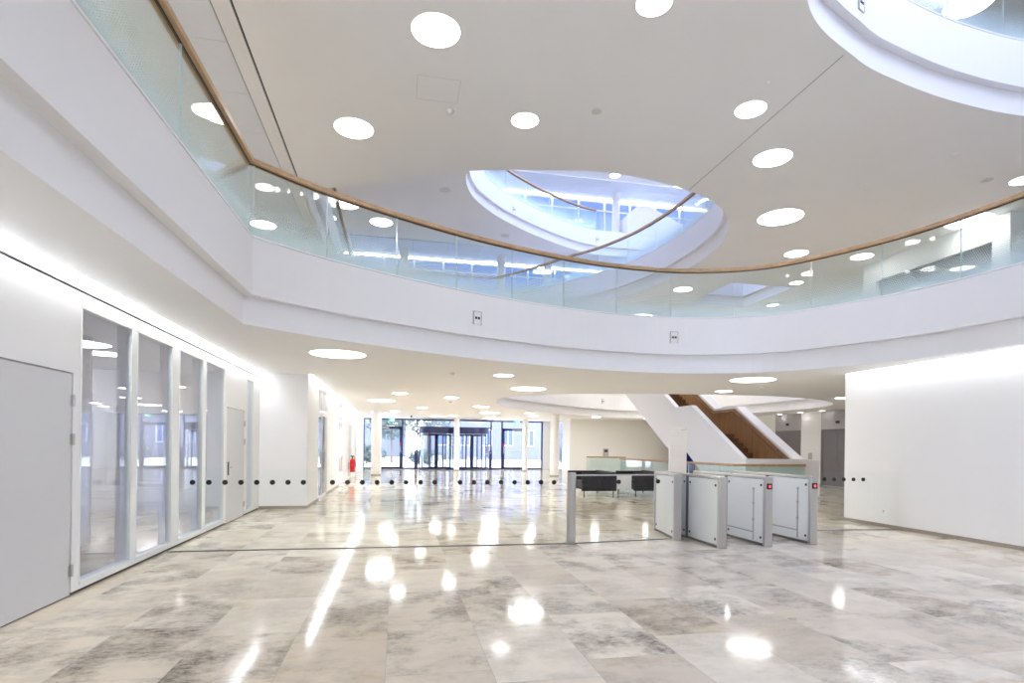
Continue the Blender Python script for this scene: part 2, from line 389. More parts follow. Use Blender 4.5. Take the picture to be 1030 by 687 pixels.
# seam in the gallery ceiling and an access hatch outline
struct('trim_7', MB().box(5.91, 5.925, 6.75, 10.94, C[1] - .003, C[1]), pmat('seam joint', (.42, .41, .40), .7))
hb = MB()
for a in ((.22, .86, 8.42, 8.428), (.22, .86, 9.0, 9.008), (.22, .228, 8.42, 9.0), (.852, .86, 8.42, 9.0)): hb.box(*a, C[1] - .002, C[1])
struct('trim_8', hb, pmat('hatch joint', (.70, .69, .67), .7))

# ------------------------------------------------------------------ ground floor walls
# left wall: piers, transom and glazed openings along X = -2.97
XL = -2.97
wl = MB(); T = .16
op = [(6.13, 7.2), (7.32, 8.38), (8.62, 9.6), (9.73, 10.72), (12.22, 12.72)]
doors = [(4.62, 5.99), (10.86, 12.04)]
segs = [(Y0, doors[0][0]), (doors[0][1] + .015, 6.13), (7.2, 7.32), (8.38, 8.62), (9.6, 9.73), (10.72, 10.86), (12.055, 12.22), (12.72, 13.3)]
for a, b in segs: wl.box(XL - T, XL, a, b, .03, 2.86)
for a, b in op: wl.box(XL - T, XL, a, b, 2.74, 2.86); wl.box(XL - T, XL, a, b, .03, .075)
for a, b in doors: wl.box(XL - T, XL, a, b + .015, 2.08, 2.86)
wl.box(XL - T + .03, XL - .02, Y0, 13.3, 0, .03, 1)
wl.box(XL - T, XL, Y0, 13.3, 2.89, 3.07); wl.box(XL - T + .02, XL - .02, Y0, 13.3, 2.86, 2.89, 1)
struct('wall_left', wl, [M_WALL, M_DARKSLOT])
for i, (a, b) in enumerate(op):
    o = struct('window_%d' % (i + 1), MB().box(XL - .05, XL - .03, a, b, .075, 2.74), M_LGLASS)
# thin pale green glass edges / frames
for i, (a, b) in enumerate(op):
    f = MB(); e = .018
    f.box(XL - .06, XL + .004, a, a + e, .075, 2.74).box(XL - .06, XL + .004, b - e, b, .075, 2.74).box(XL - .06, XL + .004, a, b, .075, .10).box(XL - .06, XL + .004, a, b, 2.715, 2.74)
    struct('trim_%d' % (9 + i), f, pmat('pale frame %d' % i, (.80, .83, .82), .3))
def wall_door(n, y0, y1, side, ztop=2.065):
    leaf = struct('door_%d' % n, MB().box(XL - .05, XL - .002, y0 + .006, y1 - .006, .012, ztop), M_DOORW)
    for hz in (.24, 1.46, 1.82):
        MB().cyl(XL + .012, y1 if side > 0 else y0, hz - .055, hz + .055, .012, 12).box(XL - .004, XL + .004, (y1 if side > 0 else y0) - .03, (y1 if side > 0 else y0) + .03, hz - .05, hz + .05).build('hinge', M_STEEL, leaf)
    yh = y0 + .12
    if n == 2:
        p = MB().box(XL - .002, XL + .008, yh - .03, yh + .03, .86, 1.10).build('lock_plate', M_BLACK, leaf)
        MB().bar((XL + .02, yh, 1.0), (XL + .055, yh, 1.0), .01).bar((XL + .05, yh - .01, 1.0), (XL + .05, yh + .11, 1.0), .01).build('handle', M_STEEL, leaf)
wall_door(1, *doors[0], 1); wall_door(2, *doors[1], 1)
# return wall at the end of the glazed front, then the second left wall
w2 = MB().box(XL - T, -2.13, 13.3, 13.46, 0, 2.98)
X2 = -1.97
op2 = [(15.1, 17.0), (20.2, 22.1), (24.3, 25.7), (27.4, 28.6)]
ys = [13.3] + [v for p in op2 for v in p] + [YF]
for a, b in zip(ys[::2], ys[1::2]): w2.box(X2 - .16, X2, a, b, 0, 3.07)
for a, b in op2: w2.box(X2 - .16, X2, a, b, 2.88, 3.07)
struct('wall_left', w2, M_WALL)
for i, (a, b) in enumerate(op2):
    g = struct('window_%d' % (6 + i), MB().box(X2 - .06, X2 - .04, a, b, 0.02, 2.88), M_GLASS)
    f = MB()
    for z0, z1 in ((0, .06), (2.2, 2.27), (2.84, 2.88)): f.box(X2 - .08, X2 - .02, a, b, z0, z1)
    for y in (a, (a + b) / 2 - .02, b - .04): f.box(X2 - .08, X2 - .02, y, y + .04, .06, 2.84)
    h = f.build('frame', M_WHITEP, g)
    MB().bar((X2 + .03, (a + b) / 2 + .08, .9), (X2 + .03, (a + b) / 2 + .08, 1.25), .012).bar((X2 - .04, (a + b) / 2 + .08, .93), (X2 + .03, (a + b) / 2 + .08, .93), .008).bar((X2 - .04, (a + b) / 2 + .08, 1.22), (X2 + .03, (a + b) / 2 + .08, 1.22), .008).build('handle', M_STEEL, g)
struct('baseboard_left', MB().box(XL, -1.955, 13.285, 13.3, 0, .06).box(X2, X2 + .012, 13.3, 15.1, 0, .06).box(X2, X2 + .012, 17.0, 20.2, 0, .06), M_SKIRT)
# rooms behind the left front
rm = MB().box(-7.2, -7.05, Y0, 13.3, 0, 3.0).box(-7.05, XL - T, 12.98, 13.14, 0, 3.0).box(-7.05, -5.4, 8.4, 8.55, 0, 3.0).box(-7.2, -7.05, 13.3, YF, 0, 3.0)
rm.box(-7.05, XL - T, 4.3, 4.42, 0, 3.0)
struct('wall_back_left', rm, M_WALL)
struct('trim_26', MB().box(-7.04, -6.9, Y0, 12.9, 2.86, 2.895).box(-7.04, -6.9, 13.6, 34, 2.9, 2.945), emat('added room fill strip', (.82, .86, 1), 4.0))  # glowing strip added to brighten the rooms behind the glass
struct('ceiling', MB().box(-7.1, XL - T, Y0, 13.1, 2.9, 2.95).box(-7.1, X2 - .16, 13.5, YF, 2.95, 3.0), M_CEIL)
t = thing('round_column', (-4.5, 8.9, 0), 'white round column inside the room behind the left glass front', 'column')
MB().cyl(-4.5, 8.9, 0, 2.9, .3, 40).build('shaft', M_WALL, t, smooth=True)
# right wall
XR = 9.0
struct('wall_right', MB().box(XR, XR + .2, Y0, 10.1, 0, 3.07), M_WALL)
struct('baseboard_right', MB().box(XR - .012, XR, Y0, 10.1, 0, .065).box(XR - .012, XR + .2, 10.1, 10.112, 0, .065), M_SKIRT)
t = thing('wall_socket', (XR, 9.12, .30), 'small white socket low on the right-hand wall', 'socket')
MB().box(XR - .012, XR, 9.08, 9.16, .26, .34).build('plate', M_WHITEP, t)
MB().cyl(9.12, .30, XR - .014, XR - .011, .02, 16, axis='x').build('outlet', M_GREYP, t)
# cove strips (light sources) in the three ceiling slots
struct('trim_20', MB().box(-2.96, -2.875, Y0, 13.25, C[0] + .085, C[0] + .10), M_COVE)
struct('trim_21', MB().box(8.90, 8.985, Y0, 10.05, C[0] + .085, C[0] + .10), M_COVE)
struct('trim_22', MB().box(-1.96, -1.875, 13.5, 34.3, C[0] + .085, C[0] + .10), M_COVE)

# far end: glazed entrance front, side pieces, back walls
ZH = 3.0
wf = MB().box(8.88, 9.45, YF, YF + .2, 0, 3.0).box(9.4, 9.56, 33.1, YF, 0, 3.0).box(9.4, 9.56, 30.4, 31.9, 0, 3.0).box(9.4, 9.56, 31.9, 33.1, 2.85, 3.0)
struct('wall_far_side', wf, M_WALL)
g = struct('window_10', MB().box(9.46, 9.48, 31.9, 33.1, 0, 2.85), M_GLASS)
MB().box(9.44, 9.5, 31.9, 31.95, 0, 2.85).box(9.44, 9.5, 33.05, 33.1, 0, 2.85).box(9.44, 9.5, 31.9, 33.1, 2.15, 2.2).build('frame', M_GREYP, g)
bw = MB().box(9.56, 15.7, 30.4, 30.6, 0, 3.0).box(17.0, 23, 30.4, 30.6, 0, 3.0).box(15.7, 17.0, 30.4, 30.6, 1.5, 3.0)
struct('wall_back', bw, pmat('warm white wall', (.86, .86, .85), .6, noise=.01))
g = struct('window_11', MB().box(15.7, 17.0, 30.48, 30.5, 0, 1.5), glassmat('dark blue glazing', (.03, .06, .20), .1))
MB().box(15.7, 15.76, 30.4, 30.5, 0, 1.5).box(16.3, 16.34, 30.4, 30.5, 0, 1.5).box(16.94, 17, 30.4, 30.5, 0, 1.5).build('frame', M_FRAME, g)
# lift wall along X = 16.7 with two lift fronts
XE = 16.75
struct('wall_behind_added', MB().box(2.5, 23, Y0 - .2, Y0, 0, C[3]).box(-9, 2.5, Y0 - .2, Y0, 0, 3.4), M_WALL)  # unseen wall added behind the camera, shaped to limit incoming daylight
wlf = MB().box(XE, XE + .3, 10.1, 24.6, 0, 3.0).box(XE - .5, XE + .3, 24.6, 24.8, 0, 3.0).box(XR + .2, XE, 9.95, 10.1, 0, 3.0)
struct('wall_lift', wlf, M_WALL)
struct('baseboard_lift', MB().box(XE - .012, XE, 10.12, 18.25, 0, .06).box(XE - .012, XE, 20.02, 21.22, 0, .06).box(XE - .012, XE, 22.85, 24.6, 0, .06), M_SKIRT)
for k, (a, b, lab) in enumerate(((18.25, 20.02, 'dark steel lift front nearest the right-hand wall edge'), (21.22, 22.85, 'dark steel lift front behind the wooden stair rail'))):
    t = thing('elevator', (XE, (a + b) / 2, 0), lab, 'lift')
    for q in (a, b - .1): MB().box(XE - .03, XE - .004, q, q + .1, 0, 2.25).build('door_jamb', M_STEELD, t)
    tr = MB().box(XE - .03, XE - .004, a, b, 2.25, 2.97).build('transom_panel', M_TRANS, t)
    MB().box(XE - .04, XE - .03, (a + b) / 2 - .1, (a + b) / 2 + .1, 2.47, 2.57).build('floor_indicator', M_BLACK, tr)
    m_ = (a + b) / 2
    for y0, y1 in ((a + .1, m_ - .004), (m_ + .004, b - .1)): MB().box(XE - .015, XE - .004, y0, y1, 0.01, 2.25).build('door', M_STEELD, t)
t = thing('lift_call_panel', (XE, 20.65, 1.0), 'grey call button panel on the white wall between the lifts', 'call panel')
MB().box(XE - .02, XE, 20.55, 20.75, .85, 1.3).build('plate', M_GREYP, t)
for q in (1.15, 1.02): MB().cyl(20.65, q, XE - .025, XE - .019, .025, 16, axis='x').build('button', M_STEEL, t)
# columns
for (x, y, r, lab) in ((-.98, 27.3, .235, 'white round column nearest the left door of the entrance'), (3.3, 32.4, .15, 'slim white column between the two revolving doors'),
                       (7.2, 32.0, .15, 'slim white column right of the entrance front doors'), (7.45, 26.6, .22, 'white round column beside the back wall, right of the entrance')):
    t = thing('round_column', (x, y, 0), lab, 'column')
    MB().cyl(x, y, .05, 2.985, r, 40).build('shaft', M_WALL, t, smooth=True)
    MB().cyl(x, y, 0, .05, r + .008, 40).build('base', M_SKIRT, t, smooth=True)

# ------------------------------------------------------------------ entrance front
fr = MB()
YB = YF - .03
fr.box(-1.97, 8.88, YB, YF + .08, 2.9, 3.0); fr.box(-1.97, 8.88, YB, YF + .08, 0, .08)
for x in (-1.95, -1.35, .27, 1.15, 5.62, 6.30, 7.78, 8.84): fr.box(x - .04, x + .04, YB, YF + .08, .08, 2.9)
fr.box(1.15, 3.3, YB, YF + .08, 2.46, 2.54).box(3.3, 5.62, YB, YF + .08, 2.46, 2.54)
t_front = struct('window_13', fr, M_FRAME)
for a, b, z0, z1 in ((-1.91, -1.39, .08, 2.9), (.31, 1.11, .08, 2.9), (5.66, 6.26, .08, 2.9), (7.82, 8.8, .08, 2.9), (1.19, 3.3, 2.54, 2.9), (3.3, 5.58, 2.54, 2.9), (-1.31, .23, 2.5, 2.9), (6.34, 7.74, 2.5, 2.9)):
    MB().box(a, b, YF, YF + .02, z0, z1).build('pane', M_GLASS, t_front)
for (a, b, hs, lab) in ((-1.31, .23, 1, 'dark framed swing door left of the revolving doors'), (6.34, 7.74, -1, 'dark framed swing door right of the revolving doors')):
    f = MB().box(a, a + .12, YB, YF + .06, 0.02, 2.5).box(b - .12, b, YB, YF + .06, 0.02, 2.5).box(a, b, YB, YF + .06, 2.36, 2.5).box(a, b, YB, YF + .06, .02, .12)
    t = struct('door_%d' % (3 if hs > 0 else 4), f, M_FRAME)
    MB().box(a + .12, b - .12, YF, YF + .02, .12, 2.36).build('pane', M_GLASS, t)
    xh = b - .06 if hs > 0 else a + .06
    MB().bar((xh, YB - .05, .95), (xh, YB - .05, 1.4), .015).build('pull_handle', M_STEEL, t)
    MB().box(xh - .05, xh + .05, YB - .02, YB, 1.42, 1.56).build('red_sticker', M_RED, t)
    MB().box(a + (.1 if hs > 0 else .6), a + (.8 if hs > 0 else 1.3), YB - .06, YB, 2.4, 2.46).build('door_closer', M_STEEL, t)
def revolving(cx, lab, a0):
    R = 1.0; cyy = YF - .15
    t = thing('revolving_door', (cx, cyy, 0), lab, 'revolving door', 'revolving doors')
    dr = MB().cyl(cx, cyy, 2.12, 2.5, R + .03, 48).build('canopy_drum', M_FRAME, t, smooth=True)
    for s in (-1, 1):
        arc = [(cx + s * R * math.cos(a), cyy + R * math.sin(a)) for a in [math.radians(-62 + 124 * i / 16) for i in range(17)]]
        MB().sweep(arc, [(-.01, .06), (.01, .06), (.01, 2.12), (-.01, 2.12)]).build('curved_glass', M_GLASS, t)
        m = MB()
        for k in (0, 8, 16): m.cyl(arc[k][0], arc[k][1], 0.0, 2.12, .035, 12)
        m.sweep(arc, [(-.03, 0), (.03, 0), (.03, .06), (-.03, .06)])
        m.build('side_frame', M_FRAME, t)
    MB().cyl(cx, cyy, 0, 2.12, .03, 12).build('centre_post', M_FRAME, t)
    for k in range(4):
        a = a0 + k * PI / 2; d = (math.cos(a), math.sin(a)); n = (-d[1], d[0])
        c = (cx + d[0] * R * .5, cyy + d[1] * R * .5)
        lf = MB()
        lf.obox((cx + d[0] * .92, cyy + d[1] * .92), d, n, .045, .025, .03, 2.1).obox((cx + d[0] * .07, cyy + d[1] * .07), d, n, .035, .025, .03, 2.1)
        lf.obox(c, d, n, .46, .025, .03, .13).obox(c, d, n, .46, .025, 2.0, 2.1)
        l = lf.build('door_wing', M_FRAME, t)
        MB().obox(c, d, n, .4, .006, .13, 2.0).build('pane', M_GLASS, l)
    MB().cyl(cx, cyy, 0.0, .012, R + .02, 48).build('floor_mat', pmat('dark mat', (.10, .10, .12), .9), t)
revolving(2.28, 'left revolving door with dark canopy, beside the slim centre column', math.radians(20))
revolving(4.42, 'right revolving door with dark canopy, beside the slim centre column', math.radians(62))
for x, lab in ((1.05, 'short dark post left of the revolving doors'), (5.45, 'short dark post right of the revolving doors')):
    t = thing('bollard_post', (x, 33.6, 0), lab, 'post')
    MB().box(x - .09, x + .09, 33.55, 33.65, 0, 1.12).build('body', M_FRAME, t, bevel=.01)
    MB().cyl(x, 1.0, 33.545, 33.552, .03, 16, axis='y').build('push_button', M_STEEL, t)
for x, lab in ((-.35, 'green exit sign hanging above the left swing door'), (7.02, 'green exit sign hanging above the right swing door')):
    t = thing('exit_sign', (x, 33.5, 2.86), lab, 'exit sign')
    MB().box(x - .16, x + .16, 33.49, 33.52, 2.76, 2.94).build('sign_face', M_GREEN, t)
    MB().cyl(x - .02, 2.895, 33.484, 33.489, .018, 12, axis='y').prism([(x - .05, 2.86), (x + .0, 2.87), (x + .04, 2.85), (x + .0, 2.84), (x + .03, 2.79), (x, 2.78), (x - .02, 2.82), (x - .06, 2.78), (x - .08, 2.79), (x - .03, 2.84)], 33.484, 33.489, 'y').box(x + .08, x + .13, 33.484, 33.489, 2.78, 2.91).build('running_figure', M_SIGNW, t)
    MB().box(x - .005, x + .005, 33.5, 33.51, 2.94, 2.98).build('hanger', M_STEEL, t)

# ------------------------------------------------------------------ outside
struct('floor_outside', MB().box(-40, 60, 36, 120, -.3, -.12), pmat('pale paving outside', (.80, .80, .78), .8, noise=.06, nscale=.4))
M_LEAF = pmat('pale foliage', (.07, .11, .10), .8, noise=.5, nscale=3); M_BARK = pmat('bark', (.2, .17, .15), .9)
def blob_tree(x, y, h, r, lab, cat='tree'):
    import bmesh
    t = thing('garden_tree' if cat == 'tree' else 'garden_shrub', (x, y, -.12), lab, cat)
    rnd = random.Random(int(x * 7 + y))
    if cat == 'tree':
        m = MB().cyl(x, y, -.12, h * .6, .12, 10, r2=.07)
        for k in range(7):
            a = rnd.random() * 6.28; m.bar((x, y, h * (.3 + .04 * k)), (x + math.cos(a) * r * .8, y + math.sin(a) * r * .8, h * (.55 + .05 * k)), .03, 6)
        m.build('trunk', M_BARK, t)
    m = MB()
    for k in range(900):
        while True:
            p = Vector((rnd.uniform(-1, 1), rnd.uniform(-1, 1), rnd.uniform(-1, 1)))
            if p.length < 1: break
        c = Vector((x + p.x * r, y + p.y * r, (h * .66 if cat == 'tree' else h * .5 - .1) + p.z * h * (.36 if cat == 'tree' else .5)))
        u = Vector((rnd.gauss(0, 1), rnd.gauss(0, 1), rnd.gauss(0, 1))).normalized(); v = u.orthogonal().normalized(); s = r * rnd.uniform(.04, .11)
        m.add([c + u * s, c + v * s * .6, c - u * s, c - v * s * .6], [(0, 1, 2, 3)])
    m.build('foliage', M_LEAF, t)
blob_tree(-6.5, 47, 6.5, 2.6, 'pale leafy tree outside, leftmost through the entrance glass')
blob_tree(-.5, 50, 6.0, 2.4, 'pale leafy tree outside behind the left swing door')
blob_tree(3.0, 58, 7, 2.4, 'pale leafy tree outside between the left door and revolving doors')
blob_tree(2.2, 45, 1.2, 1.5, 'low shrub outside left of the revolving doors', 'shrub')
blob_tree(-3.0, 46, 1.5, 2.2, 'low shrub outside at the left end of the entrance front', 'shrub')
blob_tree(13.3, 47, 1.6, 1.3, 'low shrub outside at the right end of the entrance front', 'shrub')
t = thing('street_building', (12, 62, -.12), 'grey building with paired windows across the street', 'building')
MB().box(3, 40, 62, 70, -.3, 16).build('facade', pmat('grey render', (.165, .175, .23), .8), t)
for i in range(9):
    for j in range(3):
        x = 4.2 + i * 2.4; z = 1.4 + j * 3.6
        f = MB().box(x, x + 1.2, 61.94, 62.0, z, z + 1.8).build('window_frame', M_WHITEP, t)
        MB().box(x + .08, x + .56, 61.92, 61.94, z + .08, z + 1.72).box(x + .64, x + 1.12, 61.92, 61.94, z + .08, z + 1.72).build('pane', pmat('window pane %d%d' % (i, j), (.10, .14, .28), .2), f)
t = thing('street_building', (-14, 72, -.12), 'long grey building behind the trees outside on the left', 'building')
MB().box(-46, 1, 72, 80, -.3, 12).build('facade', pmat('grey render left', (.15, .17, .22), .8), t)
MB().box(-46.4, 1.4, 71.6, 80, 12, 12.4).build('roof', M_GREYP, t)

# ------------------------------------------------------------------ balustrades
def along(c):
    s = [0]
    for a, b in zip(c[:-1], c[1:]): s.append(s[-1] + math.hypot(b[0] - a[0], b[1] - a[1]))
    return s
def sub_curve(c, s, a, b):
    def P(t):
        for i in range(len(s) - 1):
            if t <= s[i + 1] or i == len(s) - 2:
                k = (t - s[i]) / max(1e-9, s[i + 1] - s[i]); return (c[i][0] + (c[i + 1][0] - c[i][0]) * k, c[i][1] + (c[i + 1][1] - c[i][1]) * k)
    return [P(a)] + [c[i] for i in range(len(s)) if a + .02 < s[i] < b - .02] + [P(b)]
def glass_panel(c, z0, z1, mat, parent, uv0=0.0, th=.018):
    n = normals(c); s = along(c); mb = MB()
    prof = [(-th / 2, z0), (th / 2, z0), (th / 2, z1), (-th / 2, z1)]
    mb.sweep(c, prof); mb.mi[-1] = mb.mi[-2] = 1
    for i in range(len(c)):
        for k, (o, z) in enumerate(prof): mb.uv[i * 4 + k] = (uv0 + s[i], z - z0)
    return mb.build('glass_panel', [mat, M_EDGE], parent)
def balustrade(curve, zb, joints, label, seg=1.45, h=.92, mat=None, name='glass_balustrade', rail_r=.058, group=None):
    """curve: open polyline at the fascia face; joints: arc positions or None for even spacing"""
    s = along(curve); tot = s[-1]
    t = thing(name, (curve[0][0], curve[0][1], zb), label, 'balustrade', group)
    js = joints or [tot * i / max(1, round(tot / seg)) for i in range(max(1, round(tot / seg)) + 1)]
    for a, b in zip(js[:-1], js[1:]):
        if b - a < .1: continue
        glass_panel(sub_curve(curve, s, a + .006, b - .006), zb - .03, zb + h, mat or M_FRIT, t, a)
    r = rail_r; z = zb + h
    MB().sweep(curve, [(-r, z), (-.012, z), (-.012, z + .06), (-r, z + .06)]).sweep(curve, [(.012, z), (r, z), (r, z + .06), (.012, z + .06)]).sweep(curve, [(-.012, z + .02), (.012, z + .02), (.012, z + .06), (-.012, z + .06)]).build('handrail', M_OAK, t)
    MB().sweep(curve, [(-.012, z - .008), (.012, z - .008), (.012, z + .02), (-.012, z + .02)]).build('rail_gasket', M_BLACK, t)
    return t
# first floor balustrade: follows the hall edge; joints read off along the rail
hc = offset(HALL, -.075)
i0 = min(range(len(hc)), key=lambda i: math.hypot(hc[i][0] + 2.2, hc[i][1] + 6.2))
hc = hc[i0:] + hc[:i0]
if hc[1][1] < hc[0][1] - .5 or abs(hc[1][0] + 1.9) > .4: hc = [hc[0]] + hc[1:][::-1]
hs = along(hc)
def near_s(c, s, p):
    best = (1e9, 0)
    for i in range(len(c) - 1):
        a = Vector(c[i]); b = Vector(c[i + 1]); d = b - a; k = max(0, min(1, (Vector(p) - a).dot(d) / max(1e-9, d.length_squared)))
        q = a + d * k; e = (Vector(p) - q).length
        if e < best[0]: best = (e, s[i] + d.length * k)
    return best[1]
JP = [(184, 44.7), (253.5, 168), (335, 193.5), (404, 216.8), (466, 233.5), (522.5, 247), (576, 257), (629.4, 264), (684.5, 267), (743, 264), (807, 256.5), (876, 240.5), (951.5, 217.5)]
js = [near_s(hc, hs, at(x, y, 5.02)) for x, y in JP]
yfirst = js[0]
pre = [yfirst - 2.3 * k for k in range(5, 0, -1)]
js = [v for v in pre if v > 0] + js + [js[-1] + 1.3 * k for k in range(1, 6)]
balustrade(sub_curve(hc, hs, js[0], js[-1]), C[0] + 1.13, [v - js[0] for v in js], 'glass balustrade with oak handrail sweeping around the first floor edge')
def rot_open(c, start, cut=None):
    i0 = min(range(len(c)), key=lambda i: math.hypot(c[i][0] - start[0], c[i][1] - start[1])); return c[i0:] + c[:i0]
g1 = rot_open(offset(GAL1, -.075), (-2, 12.75)); balustrade(g1, C[1] + 1.13, None, 'glass balustrade with oak handrail around the second floor opening', 1.5)
g2 = rot_open(offset(GAL2, -.075), (14.5, 26.2)); 
if True:
    s2 = along(g2); balustrade(g2, C[2] + 1.13, None, 'glass balustrade with oak handrail around the third floor opening, topmost', 1.5)
g3 = rot_open(offset(SIDE1, -.075), (8, -.5)); balustrade(g3, C[1] + 1.13, None, 'glass balustrade above the white curved ring at the top right', 1.2)

# ------------------------------------------------------------------ small plates on the fascias
def plate(x, y, z, ang, s, lab):
    t = thing('signal_plate', (x, y, z), lab, 'wall plate')
    d = (math.cos(ang), math.sin(ang)); n = (-d[1], d[0])   # n points into the opening
    p = MB().obox((x, y), d, n, .08 * s, .012, z - .11 * s, z + .11 * s).build('plate', M_WHITEP, t)
    e = MB()
    for o in (-.028, .028): 
        c = (x + d[0] * o * s + n[0] * .014, y + d[1] * o * s + n[1] * .014); e.obox(c, d, n, .02 * s, .004, z - .02 * s, z + .02 * s)
    e.build('lens', M_BLACK, t)
    f = MB()
    for a in (-.078, .078): f.obox((x + d[0] * a * s, y + d[1] * a * s), d, n, .006 * s, .016, z - .115 * s, z + .115 * s)
    f.obox((x, y), d, n, .084 * s, .016, z + .108 * s, z + .118 * s).build('frame', M_GREYP, t)
hu = offset(HALL, -.125); 
def on_curve(curve, px, py, z):
    # where the sight line to this plate meets the vertical fascia face
    d = ray(px, py); D = Vector((d[0], d[1])).normalized(); best = None
    for i in range(len(curve)):
        a = Vector(curve[i]); b = Vector(curve[(i + 1) % len(curve)]); e = b - a
        den = D.x * e.y - D.y * e.x
        if abs(den) < 1e-9: continue
        t = (a.x * e.y - a.y * e.x) / den; k = (a.x * D.y - a.y * D.x) / den
        if t > 0 and 0 <= k <= 1 and (best is None or t > best[0]): best = (t, D * t, e)
    t, p, e = best; r = math.hypot(d[0], d[1]); zz = CZ + d[2] / r * t
    n = Vector((-e.y, e.x)).normalized()
    if n.dot(D) > 0: n = -n
    return p.x, p.y, zz, math.atan2(-n.x, n.y)
for px, py, cur, s, lab in ((480, 320, hu, 1, 'small square plate with two lenses on the white fascia, left one of two'), (678, 339.5, hu, 1, 'small square plate with two lenses on the white fascia, right one of two'),
                            (606.5, 403.8, offset(BACK0, -.125), 1, 'small plate on the white ring above the back wall, left of the stair'), (517, 211, offset(GAL2, -.125), .9, 'tiny plate on the upper white ring, left one'),
                            (601, 241, offset(GAL2, -.125), .9, 'tiny plate on the upper white ring, right one'), (866, 3, offset(SIDE1, -.125), .9, 'small plate on the white ring in the top right corner')):
    x, y, z, a = on_curve(cur, px, py, 0); plate(x, y, z, a, s, lab)

# ------------------------------------------------------------------ upper levels: partitions and volumes
def partition(y, z0, z1, x0, x1, n0, lab):
    gl = struct('window_%d' % n0, MB().box(x0, x1, y, y + .03, z0, z1 - .12), M_OFFICE)
    f = MB(); x = x0
    while x < x1 + .1: f.box(x - .04, x + .04, y - .04, y + .06, z0, z1 - .1); x += 1.45
    f.box(x0, x1, y - .04, y + .06, z0, z0 + .08).box(x0, x1, y - .04, y + .06, z0 + 2.3, z0 + 2.36)
    f.build('frame', M_WHITEP, gl)
partition(28.75, F[2], C[2], -2.2, 23, 20, ''); partition(28.9, F[3], C[3], 2, 23, 21, '')
struct('trim_23', MB().box(-2.2, 23, 28.64, 28.72, C[2] - .03, C[2] - .02), M_STRIP)
struct('trim_24', MB().box(2.0, 23, 28.78, 28.86, C[3] - .03, C[3] - .02), M_STRIP)
for k, (x, y, z0, z1, lab) in enumerate(((.2, 27.6, F[2], C[2] + .02, 'round white column on the second floor, seen through the balustrade glass'), (4.9, 27.6, F[2], C[2] + .02, 'round white column on the second floor, left of the handrail bend'),
                                (7.2, 27.4, F[2], C[2] + .02, 'round white column on the second floor, right of the handrail bend'), (11.0, 28.0, F[3], C[3] + .02, 'round white column on the third floor beside the white block'))):
    t = thing('round_column', (x, y, z0), lab, 'column'); MB().cyl(x, y, z0, z1, .2, 32).build('shaft', M_WALL, t, smooth=True)
    MB().cyl(x, y, z1 - .03, z1, .24, 32).build('collar', M_WHITEP, t, smooth=True)
# offices behind the partitions, open to daylight at the outer front
ob = MB().box(-2.35, -2.2, 25.4, 34, F[2], C[2]).box(2.0, 2.15, 28.9, 34, F[3], C[3])
struct('wall_office', ob, M_WALL)
struct('ceiling', MB().box(-9, 23, 29.05, 34.5, C[2] + .02, C[2] + .1).box(-9, 23, 29.05, 34.5, C[3] + .02, C[3] + .1), M_PANELC)
struct('wall_upper_left', MB().box(-9.15, -9.0, Y0, 36, F[1], C[3]), M_WALL)
struct('wall_upper_right', MB().box(23, 23.2, Y0, 36, 0, C[3]), M_WALL)
struct('wall_upper_back', MB().box(-9, 23, 30.5, 30.7, F[1], C[1]), M_WALL)
# white block with a dark window on the first floor, right
XB = 13.4
vb = MB().box(XB, XB + .2, 10.5, 14.2, F[1], 5.3).box(XB, XB + .2, 10.5, 14.2, 6.3, C[1]).box(XB, XB + .2, 10.5, 10.7, 5.3, 6.3).box(XB, XB + .2, 13.95, 14.2, 5.3, 6.3)
vb.box(XB, 20, 10.3, 10.5, F[1], C[1]).box(XB, 20, 14.2, 14.4, F[1], C[1])
struct('wall_first_floor', vb, M_WALL)
g = struct('window_12', MB().box(XB + .1, XB + .12, 10.7, 13.95, 5.3, 6.3), glassmat('dark window glass', (.25, .28, .30), .25))
struct('trim_25', MB().box(XB + .12, XB + .18, 10.65, 14.0, 5.25, 6.35), M_JOINT)
# white gabled block on the third floor
struct('wall_third_floor', MB().prism([(11.25, F[3]), (14.3, F[3]), (14.3, 12.9), (12.3, 13.75), (11.7, 13.6), (11.25, 13.2)], 27.0, 28.4, 'y'), M_WALL)

# ------------------------------------------------------------------ staircase
XS0, XS1, XS2, XS3 = 9.9, 10.08, 11.55, 11.95
st = thing('staircase', (10.9, 16.5, 0), 'white staircase with dark wood treads rising behind the glass turnstiles', 'staircase')
low = [(23.7, 3.75), (19.8, 1.46), (18.3, 1.32), (17.25, .62), (16.2, 0)]
SL = (2.9 - 1.15) / 3.0
near = [(14.85, 0), (14.85, 1.15), (15.0, 1.15), (18.0, 2.92), (19.15, 2.92), (20.1, 3.5), (24.4, 6.0), (25.2, 6.0), (25.2, 4.6)] + low
MB().prism(near, XS0, XS1, 'x').build('left_parapet', M_FASC, st)
far = [(14.85, 0), (14.85, 1.15), (15.0, 1.15), (18.0, 2.92), (19.35, 2.92), (20.6, 3.65), (24.6, 6.0), (25.2, 6.0), (25.2, 4.6)] + low
MB().prism(far, XS2 + .04, XS3, 'x').build('right_parapet', M_FASC, st)
MB().box(XS1, XS2 + .04, 14.85, 15.0, 0, 1.15).box(XS3, 12.75, 15.3, 16.4, 0, 1.12).build('end_parapet', M_FASC, st)
